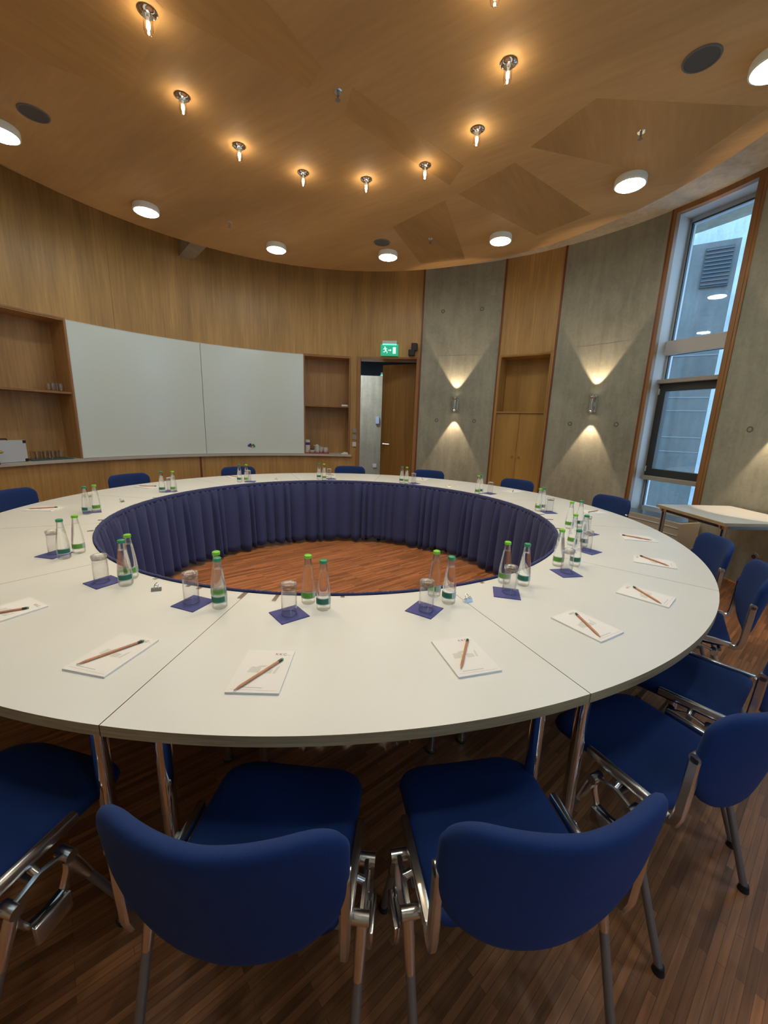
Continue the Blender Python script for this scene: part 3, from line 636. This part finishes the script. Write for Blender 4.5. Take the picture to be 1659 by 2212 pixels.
nb = bmesh.new(); prism(nb, [(-.054, -.054), (.054, -.056), (.055, .054), (-.053, .055)], 0, .0016); prism(nb, [(-.053, -.053), (.053, -.055), (.0545, .053), (-.052, .054)], .0018, .0029)
NK = tag(obj('paper_napkin', nb, M_nap), '', 'napkin')
PD = thing('note_pad', '', 'note pad', (0, 0, ZTAB))
obj('paper_block', B((0, 0, .0028), (.138, .192, .0054)), M_paper, PD)
tcu = bpy.data.curves.new('logo', 'FONT'); tcu.body = 'KKC'; tcu.size = .0145; tcu.space_character = 1.25; to = bpy.data.objects.new('logo_text', tcu); COL.objects.link(to)
dg = bpy.context.evaluated_depsgraph_get(); me = bpy.data.meshes.new_from_object(to.evaluated_get(dg)); bpy.data.objects.remove(to)
me.materials.clear(); me.materials.append(M_logo); to = bpy.data.objects.new('logo_text', me); COL.objects.link(to); to.parent = PD; to.location = (.016, .072, .0058)
b = bmesh.new(); pts = [(.037 + .001 * i, .0735 + .003 * math.sin(i * .25)) for i in range(0, 26, 2)]
pts = [(.042 + .0008 * i, .0715 + .0035 * math.sin(i * .13)) for i in range(25)]
prism(b, pts + [(x, y - .0012) for x, y in pts[::-1]], .0056, .0058); obj('logo_swoosh', b, M_print, PD)
b = bmesh.new()
for q in ([(-.040, -.012), (-.008, -.014), (-.006, .012), (-.034, .014)], [(.002, -.016), (.026, -.016), (.028, .002), (.006, .004)], [(.030, -.016), (.038, -.016), (.044, .022), (.036, .010)], [(-.02, .014), (.0, .012), (.01, .020), (-.01, .020)]): prism(b, q, .0056, .0057)
obj('printed_picture', b, nodes_mat('picture_print', .8, color=(.62, .63, .60)), PD)
b = bmesh.new(); prism(b, [(-.045, -.076), (.02, -.078), (.02, -.0755), (-.045, -.0735)], .0056, .0057); prism(b, [(-.06, -.084), (.06, -.088), (.06, -.0872), (-.06, -.0832)], .0056, .0057); obj('printed_footer', b, M_print, PD)
PN = thing('pencil', '', 'pencil', (0, 0, ZTAB))
b = bmesh.new(); cyl(b, (0, -.065, 0), (0, .066, 0), .0042, n=6); cyl(b, (0, -.082, 0), (0, -.065, 0), .0012, .0042, 6); obj('barrel', b, M_penw, PN)
b = bmesh.new(); cyl(b, (0, -.086, 0), (0, -.082, 0), .0003, .0012, 6); obj('lead', b, M_lead, PN)
b = bmesh.new(); cyl(b, (0, .066, 0), (0, .079, 0), .0044, n=8); obj('dark_cap', b, M_lead, PN)
b = bmesh.new(); cyl(b, (0, .079, 0), (0, .084, 0), .0042, .0036, 8); obj('green_end', b, nodes_mat('pencil_green', .5, color=(.10, .35, .10)), PN)
CXY = Vector((CAMP.x, CAMP.y))
def away(x, y, d): v = (Vector((x, y)) - CXY).normalized() * d; return x + v.x, y + v.y
used = set()
def put(proto, loc, rot, label, group):
    if proto.name in used: return dup(proto, loc, None, label, group, rot)
    used.add(proto.name); proto.location = loc; proto.rotation_euler = rot; proto['label'] = label; proto['group'] = group; return proto
# (where, glass xy, light bottle xy, dark bottle xy, napkin rot deg, napkin centre or None, pad (cx,cy,deg) or None, pencil (tip),(end) or None)
SET = [
 ('left foreground, by the bulldog clip', (-.807, -1.56), (-.723, -1.499), (-.698, -1.575), -28, (-.816, -1.537), (-.960, -1.822, -118), ((-1.04, -1.89), (-.900, -1.795))),
 ('front row, left of the left joint', (-.361, -1.718), (-.276, -1.680), (-.244, -1.747), -20, (-.364, -1.702), (-.433, -2.045, -102), ((-.488, -2.106), (-.385, -1.983))),
 ('front centre', (.019, -1.788), (.067, -1.685), (.132, -1.734), 40, (.012, -1.764), (.020, -2.100, -89.3), ((-.024, -2.193), (.063, -2.052))),
 ('front row, by the shiny clip', (.510, -1.721), (.557, -1.581), (.606, -1.644), 58, (.508, -1.690), (.604, -1.991, -73), ((.578, -2.068), (.629, -1.908))),
 ('lower right, past the right joint', (.876, -1.529), (.889, -1.415), (.968, -1.434), -12, (.873, -1.510), (1.084, -1.770, -58.5), ((1.085, -1.859), (1.081, -1.697))),
 ('right side, lowest in the cluster', (1.235, -1.261), (1.237, -1.159), (1.326, -1.151), 12, (1.243, -1.245), (1.477, -1.489, -45.2), ((1.483, -1.575), (1.472, -1.413))),
 ('right side, middle of the cluster', (1.517, -.883), (1.482, -.779), (1.541, -.794), 35, (1.535, -.872), (1.815, -1.032, -29.6), ((1.840, -1.108), (1.790, -.950))),
 ('right side, topmost of the cluster', (1.708, -.486), (1.651, -.361), (1.745, -.309), 30, (1.728, -.47), (2.022, -.554, -15.3), ((2.068, -.612), (1.949, -.508))),
 ('far right, by the window chair', (1.726, .170), (1.648, .212), (1.697, .256), 10, (1.724, .185), (2.14, .255, 6.7), None),
 ('far right, by the cupboard chair', (1.447, 1.031), (1.298, .957), (1.341, 1.004), 40, (1.447, 1.045), (1.755, 1.238, 35.2), None),
 ('far side, by the lamp panel chair', (.679, 1.575), (.594, 1.548), (.539, 1.588), 30, (.690, 1.585), (.818, 1.966, 67.4), None),
 ('far side, by the doorway chair', (-.340, 1.722), (-.382, 1.591), (-.453, 1.653), 25, (-.315, 1.722), (-.383, 2.063, 100.5), None),
 ('far side, under the magnets', (-1.188, 1.322), (-1.184, 1.251), (-1.255, 1.235), 10, (-1.16, 1.30), (-1.456, 1.606, 132.2), None),
 ('far left, under the whiteboard', (-1.678, .595), (-1.598, .508), (-1.681, .467), -40, (-1.668, .56), (-1.984, .751, 159.3), None),
 ('left side, by the small clip', (-1.759, -.323), (-1.698, -.344), (-1.711, -.419), 40, (-1.745, -.33), (-2.118, -.302, -171.9), None),
 ('left edge', (-1.262, -1.239), (-1.167, -1.208), (-1.175, -1.291), -10, (-1.275, -1.230), None, None)]
rb = random.Random(11)
for i, (w, g, bl, bd, nr, nc, pad, pen) in enumerate(SET):
    gx, gy = away(*g, .026); put(TG, (gx, gy, ZTAB + .003), (0, 0, rb.uniform(0, 6)), 'upturned drinking glass at the place setting: ' + w, 'upturned glasses on the table')
    for pr, q, nm in ((BL, bl, 'light green capped'), (BD, bd, 'dark green capped')):
        x, y = away(*q, .025); dirc = math.atan2(CXY.y - y, CXY.x - x)
        put(pr, (x, y, ZTAB), (0, 0, dirc + D(80 + rb.uniform(-25, 25))), nm + ' water bottle at the place setting: ' + w, 'water bottles on the table')
    put(NK, (nc[0], nc[1], ZTAB), (0, 0, D(nr)), 'navy paper napkin at the place setting: ' + w, 'navy napkins on the table')
    if pad:
        put(PD, (pad[0], pad[1], ZTAB), (0, 0, D(pad[2] + 90)), 'white note pad at the place setting: ' + w, 'note pads on the table')
        if pen: a, c = Vector(pen[0]), Vector(pen[1])
        else:
            an = D(pad[2] + rb.uniform(15, 45)); m_ = Vector(pad[:2]); a = m_ + Vector((math.cos(an), math.sin(an))) * .08; c = m_ - Vector((math.cos(an), math.sin(an))) * .08
        m_ = (a + c) / 2; dd = (c - a)
        put(PN, (m_.x, m_.y, ZTAB + .0056 + .0038), (0, 0, math.atan2(dd.y, dd.x) - PI / 2), 'pencil on the note pad, place setting: ' + w, 'pencils on the note pads')
# bulldog clips
def bulldog(loc, rz, label, s=1.0):
    t = thing('bulldog_clip', label, 'clip', loc, rz, 'metal bulldog clips on the table'); t.scale = (s * .78, s * .78, s * .78)
    b = bmesh.new(); prism(b, [(-.013, 0), (.013, 0), (.006, .012), (.003, .017), (-.003, .017), (-.006, .012)], -.024, .024, 0, lambda x, y, z: (z, x, y)); obj('spring_body', b, M_alu, t)
    for q in (-1, 1):
        b = bmesh.new(); tube(b, [(-.010, .004 * q, .015), (-.009, .012 * q, .028), (0, .018 * q, .036), (.009, .012 * q, .028), (.010, .004 * q, .015)], .0022, 8); obj('handle', b, M_chrome, t, 40)
    return t
bulldog((-.560, -1.600, ZTAB), D(20), 'silver bulldog clip standing on the table between two front left glasses')
bulldog((.690, -1.605, ZTAB + .001), D(25), 'silver clip lying across the right-hand joint beside a dark green capped bottle')
bulldog((-1.759, .02, ZTAB), D(85), 'small silver clip on the far left of the table near the skirt')
bulldog((1.083, 1.418, ZTAB), D(-20), 'small silver clip on the far right of the table near the joint')
bulldog((-.93, 1.51, ZTAB), D(0), 'small dark clip on the far side of the table under the whiteboard', .9)

# ------------------------------------------------------------ chairs
def make_chair(label):
    t = thing('conference_chair', label, 'chair', (0, 0, 0), 0, 'blue upholstered chairs around the table')
    ol = rrect(-.196, .196, -.19, .215, (.085, .085, .045, .045), 10)
    def seat(x, y, h):
        return (x, y, .428 - .012 * (1 - (x / .21) ** 2) * (1 - (y / .25) ** 2) - .030 * max(0, (y - .08) / .135) ** 2 + .010 * max(0, (-y - .10) / .09) ** 2 + h)
    obj('seat', cushion(bmesh.new(), ol, (0, 0), .050, seat), M_blue, t, True)
    H = .375
    up = rrect(-.221, .221, .20, H, (.062, .062, .001, .001), 10)
    up = [p for p in up if p[1] > .205]; lo = []
    for k in range(0, 33):
        th = PI + PI * k / 32; c, s = math.cos(th), math.sin(th)
        w = .221 - .018 * min(1, -s); lo.append((w * math.copysign(abs(c) ** .80, c), .20 + .176 * math.copysign(abs(s) ** 1.0, s)))
    lo = [(x, max(.024, v)) for x, v in lo]
    up = [(x, v - .010 * (x / .216) ** 2) for x, v in up]
    ol = up + lo
    def back(x, v, h):
        k = .62 + .42 * min(1, max(0, v) / H); y = -.248 - .070 * (v / H) + k * abs(x) ** 1.75
        dy = 1.75 * k * math.copysign(abs(x) ** .75, x); nl = math.sqrt(1 + dy * dy)
        return (x - (-dy / nl) * -h * 1.0, y + h / nl, .432 + v * .965)
    obj('backrest', cushion(bmesh.new(), ol, (0, .20), .036, back), M_blue, t, True)
    for s in (-1, 1):
        b = bmesh.new(); box(b, (.2065 * s, -.075, .441), (.019, .225, .026), 0, None, .004); obj('seat_rail', b, M_alu, t, 40)
        b = bmesh.new(); tube(b, [(.2065 * s, -.180, .436), (.2080 * s, -.199, .432), (.2100 * s, -.214, .440), (.2120 * s, -.222, .47), (.2130 * s, -.226, .56), (.2130 * s, -.2285, .642), (.2130 * s, -.2293, .652)], 0, flat=(.019, .026)); k_ = obj('back_bar', b, M_alu, t, 40)
        b = bmesh.new(); cyl(b, (.2130 * s - .0095, -.2288, .650), (.2130 * s + .0095, -.2288, .650), .0135, n=18); obj('bar_end', b, M_alu, k_, 40)
        # cast bracket with window
        b = bmesh.new(); X = .231 * s
        for y in (-.012, -.128): cyl(b, (.210 * s, y, .392), (.249 * s, y, .392), .0145, n=18)
        tube(b, [(X, -.012, .392), (X, -.016, .350), (X, -.032, .312), (X, -.070, .305), (X, -.108, .312), (X, -.124, .350), (X, -.128, .392)], 0, flat=(.016, .013))
        tube(b, [(X, -.010, .396), (X, -.07, .412), (X, -.130, .396)], 0, flat=(.012, .010)); cyl(b, (.2080 * s, -.07, .418), (X, -.07, .408), .009, n=10)
        br_ = obj('side_bracket', b, M_alu, t, 40)
        b = bmesh.new(); box(b, (.250 * s, -.070, .292), (.014, .080, .050), 0, None, .004); box(b, (.240 * s, -.070, .306), (.026, .05, .012)); obj('linking_plate', b, M_alu, br_, 40)
        for y0, y1, z1 in ((-.128, -.262, .0), (-.012, .128, .0)):
            a = Vector((.234 * s, y0, .386)); f = Vector((.228 * s, y1, .012)); m = a.lerp(f, .27)
            b = bmesh.new(); cyl(b, m, f, .0105, .0105, 16); l = obj('leg', b, M_tube, t, 40)
            b = bmesh.new(); tube(b, [a, a.lerp(f, .10), m, a.lerp(f, .28)], [.0135, .0140, .0118, .0108], 16); obj('leg_socket', b, M_alu, l, 40)
            b = bmesh.new(); cyl(b, (f.x, f.y, 0), (f.x, f.y, .022), .0155, .012, 16); obj('foot_cap', b, M_black, l, 40)
    b = bmesh.new(); cyl(b, (-.210, -.07, .385), (.210, -.07, .385), .010, n=12); cyl(b, (-.21, -.15, .400), (.21, -.15, .400), .008, n=12); obj('cross_tube', b, M_tube, t, 40)
    return t
CH = make_chair('')
chairs = [(-.606, -2.274, 76, 'at the lower left, cut by the photo edge'), (.103, -2.30, 85.5, 'in the left foreground, seen from behind, directly before the camera'), (.63, -2.265, 100.5, 'in the centre right foreground, seen from behind'),
          (1.21, -1.965, 116.5, 'third from the left in the foreground, its back cut by the right edge'), (1.616, -1.613, 130, 'fourth from the left in the foreground, mostly seat showing'), (1.988, -1.081, 145, 'upright at the right edge, lower of the two seen from the side'),
          (2.165, -.620, 161, 'upright at the right, just below the small white table'), ]
for a, s in ((16.2, 'in front of the tall window'), (42.2, 'in front of the cupboard doors'), (69.0, 'in front of the concrete panel with the first wall lamp'), (93.7, 'in front of the doorway, left of the door leaf'), (126.8, 'under the coloured magnets of the whiteboard'), (154.6, 'under the left half of the whiteboard'), (178.9, 'at the left edge, on the far side of the table')):
    p = P(2.425, a); chairs.append((p.x, p.y, a + 180, s))
for x, y, f, s in chairs: put(CH, (x, y, 0), (0, 0, D(f - 90)), 'blue chair ' + s, 'blue upholstered chairs around the table')

# ------------------------------------------------------------ small side table at the wall
t = thing('side_table', 'small rectangular white-topped table with oak edge standing against the concrete wall', 'table', (3.42, .40, 0), D(3))
bx = bmesh.new(); box(bx, (0, 0, .716), (.76, .76, .026), 1); box(bx, (0, 0, .7296), (.758, .758, .0012), 0); obj('tabletop', bx, [M_tbl, M_edge], t)
for sx in (-1, 1):
    for sy in (-1, 1):
        b = bmesh.new(); cyl(b, (.33 * sx, .33 * sy, 0), (.33 * sx, .33 * sy, .70), .020, n=20); cyl(b, (.33 * sx, .33 * sy, .67), (.33 * sx, .33 * sy, .703), .03, .04, 20); obj('leg', b, M_chrome, t, 40)
b = bmesh.new()
for s in (-1, 1): box(b, (.31 * s, 0, .685), (.03, .65, .035)); box(b, (0, .31 * s, .685), (.65, .03, .035))
obj('under_frame', b, M_beam, t)

# ------------------------------------------------------------ things on the shelves
def at(ang, r, z): p = P(r, ang, z); return p
RS = RW + .12
tr = tag(obj('serving_tray', B((0, 0, 0), (.42, .22, .014), .004), M_red), 'red tray under the milk carton and crockery on the counter', 'tray'); tr.location = at(102.6, RS, ZL + .007); tr.rotation_euler.z = D(13)
t = thing('milk_carton', 'white and violet milk carton on the red tray', 'carton', at(104.75, RS + .0, ZL + .014), D(14))
obj('carton_body', B((0, 0, .095), (.07, .07, .19), .002), M_white, t); obj('violet_band', B((0, 0, .150), (.0712, .0712, .045)), M_purple, t)
b = bmesh.new(); prism(b, [(-.035, .19), (.035, .19), (0, .215)], -.034, .034, 0, lambda x, z, y: (y, x, z)); obj('gable_top', b, M_white, t)
def pot(name, label, cat, loc, prof, m, extra=None):
    t = thing(name, label, cat, loc, rb.uniform(0, 3)); b = bmesh.new(); lathe(b, prof, 28); obj('body', b, m, t, 40)
    if extra: extra(t)
    return t
def dark_fill(t): b = bmesh.new(); lathe(b, [(0, .045), (.046, .047), (.03, .062), (0, .07)], 20); obj('contents', b, M_dark, t, 40)
pot('ceramic_bowl', 'cream bowl with dark contents in front of the milk carton', 'bowl', at(103.75, RS - .055, ZL + .014), [(0, 0), (.035, 0), (.047, .02), (.052, .05), (.049, .05), (.044, .02), (0, .006)], M_cream, dark_fill)
def jugh(t):
    b = bmesh.new(); tube(b, [(.04, 0, .10), (.07, 0, .10), (.075, 0, .06), (.045, 0, .03)], .006, 8); obj('handle', b, M_cream, t, True)
    b = bmesh.new(); cyl(b, (-.03, 0, .105), (-.055, 0, .125), .012, .006, 10); obj('spout', b, M_cream, t, True)
pot('milk_jug', 'white ceramic jug with lid in the middle of the tray', 'jug', at(102.45, RS + .03, ZL + .014), [(0, 0), (.04, 0), (.047, .03), (.045, .07), (.036, .10), (.038, .115), (.02, .135), (0, .14)], M_cream, jugh)
for a, s in ((101.35, 'left'), (100.35, 'right')):
    pot('ceramic_cup', 'white ceramic cup on the tray, ' + s + ' one of the two beside the jug', 'cup', at(a, RS - .02 + (.05 if s == 'left' else 0), ZL + .014), [(0, 0), (.028, 0), (.04, .02), (.043, .06), (.038, .085), (.03, .09), (.025, .085), (0, .08)], M_cream)
b = bmesh.new(); prism(b, [(-.07, 0), (.07, 0), (.04, .03), (-.02, .035)], -.04, .04, 0, lambda x, z, y: (x, y, z)); o = tag(obj('folded_cloth', b, M_paper), 'small heap of folded white paper at the right end of the counter', 'paper'); o.location = at(95.5, RS - .05, ZL); o.rotation_euler.z = D(5)
o = tag(obj('tissue_pack', B((0, 0, .014), (.11, .06, .028), .006), M_paper), 'small white packet on the right end of the shelf board near the doorway', 'packet'); o.location = at(95.7, RW + .07, 1.675); o.rotation_euler.z = D(5)
# magnets and markers on the board
for a, z, m, c, sz in ((118.95, .990, M_blueb, 'blue', .018), (118.6, 1.010, M_black, 'black', .015), (118.45, .985, M_red, 'red', .019), (118.15, .970, M_white, 'white', .016), (117.95, 1.0, M_dgreen, 'green, upper', .018), (117.75, .982, M_dgreen, 'green, lower', .018)):
    b = bmesh.new(); lathe(b, [(0, .012), (sz * .9, .012), (sz, .009), (sz, 0)], 20); o = tag(obj('board_magnet', b, m, None, 40), c + ' round magnet low on the whiteboard', 'magnet', 'magnets on the whiteboard')
    o.location = at(a, RW - .006, z); o.rotation_euler = (D(90), 0, D(a - 90))
# tumblers stored on the left shelves
b = bmesh.new(); lathe(b, [(0, .004), (.026, 0), (.029, .004), (.031, .09), (.029, .09), (.027, .012), (0, .010)], 24); ST = tag(obj('shelf_glass', b, M_tumbler, None, 60), '', 'glass')
def stored(lst, z, grp, where):
    for a, r, s in lst:
        p = at(a, r, z); put(ST, p, (0, 0, 0), 'tumbler, ' + s + ', ' + where, grp)
stored([(153.0, RW + .08, 'front right'), (154.1, RW + .08, 'front left'), (153.1, RW + .16, 'rear right'), (154.2, RW + .16, 'rear left')], 1.655, 'tumblers on the upper left shelf', 'on the upper shelf left of the whiteboard')
tr = tag(obj('serving_tray', B((0, 0, 0), (.42, .24, .010), .003), M_teal), 'flat dark teal tray under the tumblers on the counter', 'tray'); tr.location = at(156.0, RW + .12, ZL + .005); tr.rotation_euler.z = D(66)
stored([(154.4 + 1.15 * k, RW + .07 + .09 * j, ('front' if j == 0 else 'rear') + ' row, ' + ['rightmost', 'second from right', 'second from left', 'leftmost'][k]) for k in range(4) for j in range(2)], ZL + .010, 'tumblers on the teal tray', 'on the teal tray on the counter')
t = thing('presentation_case', 'pale silver case with black corners standing on the counter at the left edge', 'case', at(163.1, RW + .02, ZL), D(163.1 - 90)); w, h = .46, .235
obj('panel', B((0, 0, h / 2 + .003), (w, .045, h), .004), nodes_mat('silver_case', .4, color=(.58, .60, .64)), t)
for sx in (-1, 1):
    for z in (.02, h - .015): obj('corner', B((sx * (w / 2 - .014), 0, z), (.034, .052, .034), .006), M_black, t)
b = bmesh.new(); tube(b, [(-.07, 0, h), (-.065, 0, h + .018), (.065, 0, h + .018), (.07, 0, h)], .007, 8); obj('handle', b, M_black, t, 40)
o = tag(obj('document_folder', B((0, 0, .009), (.24, .16, .022), .004), M_teal), 'dark teal folder lying on the counter before the silver case', 'folder'); o.location = at(162.9, RW - .0 + .06, ZL); o.rotation_euler.z = D(70); o.location = at(162.4, RW + .18, ZL + .003)
b = bmesh.new(); lathe(b, [(0, -.02), (.06, -.015), (.075, 0), (.06, .012), (0, .016)], 28); o = tag(obj('ochre_bowl', b, M_yel, None, 40), 'flat ochre bowl at the left photo edge in front of the silver case', 'bowl'); o.location = at(165.0, RW - .10 + .0, ZL + .13)
b = bmesh.new(); cyl(b, (0, 0, 0), (0, 0, .113), .035, .02, 20); st = obj('bowl_stand', b, M_dark, o, 40); st.location = (0, 0, -.13)
b.free() if False else None

for o in SC.objects:
    if o.get('label') and len(o['label'].replace(',', ' ').split()) > 14: print('LONG', o.name, o['label'])
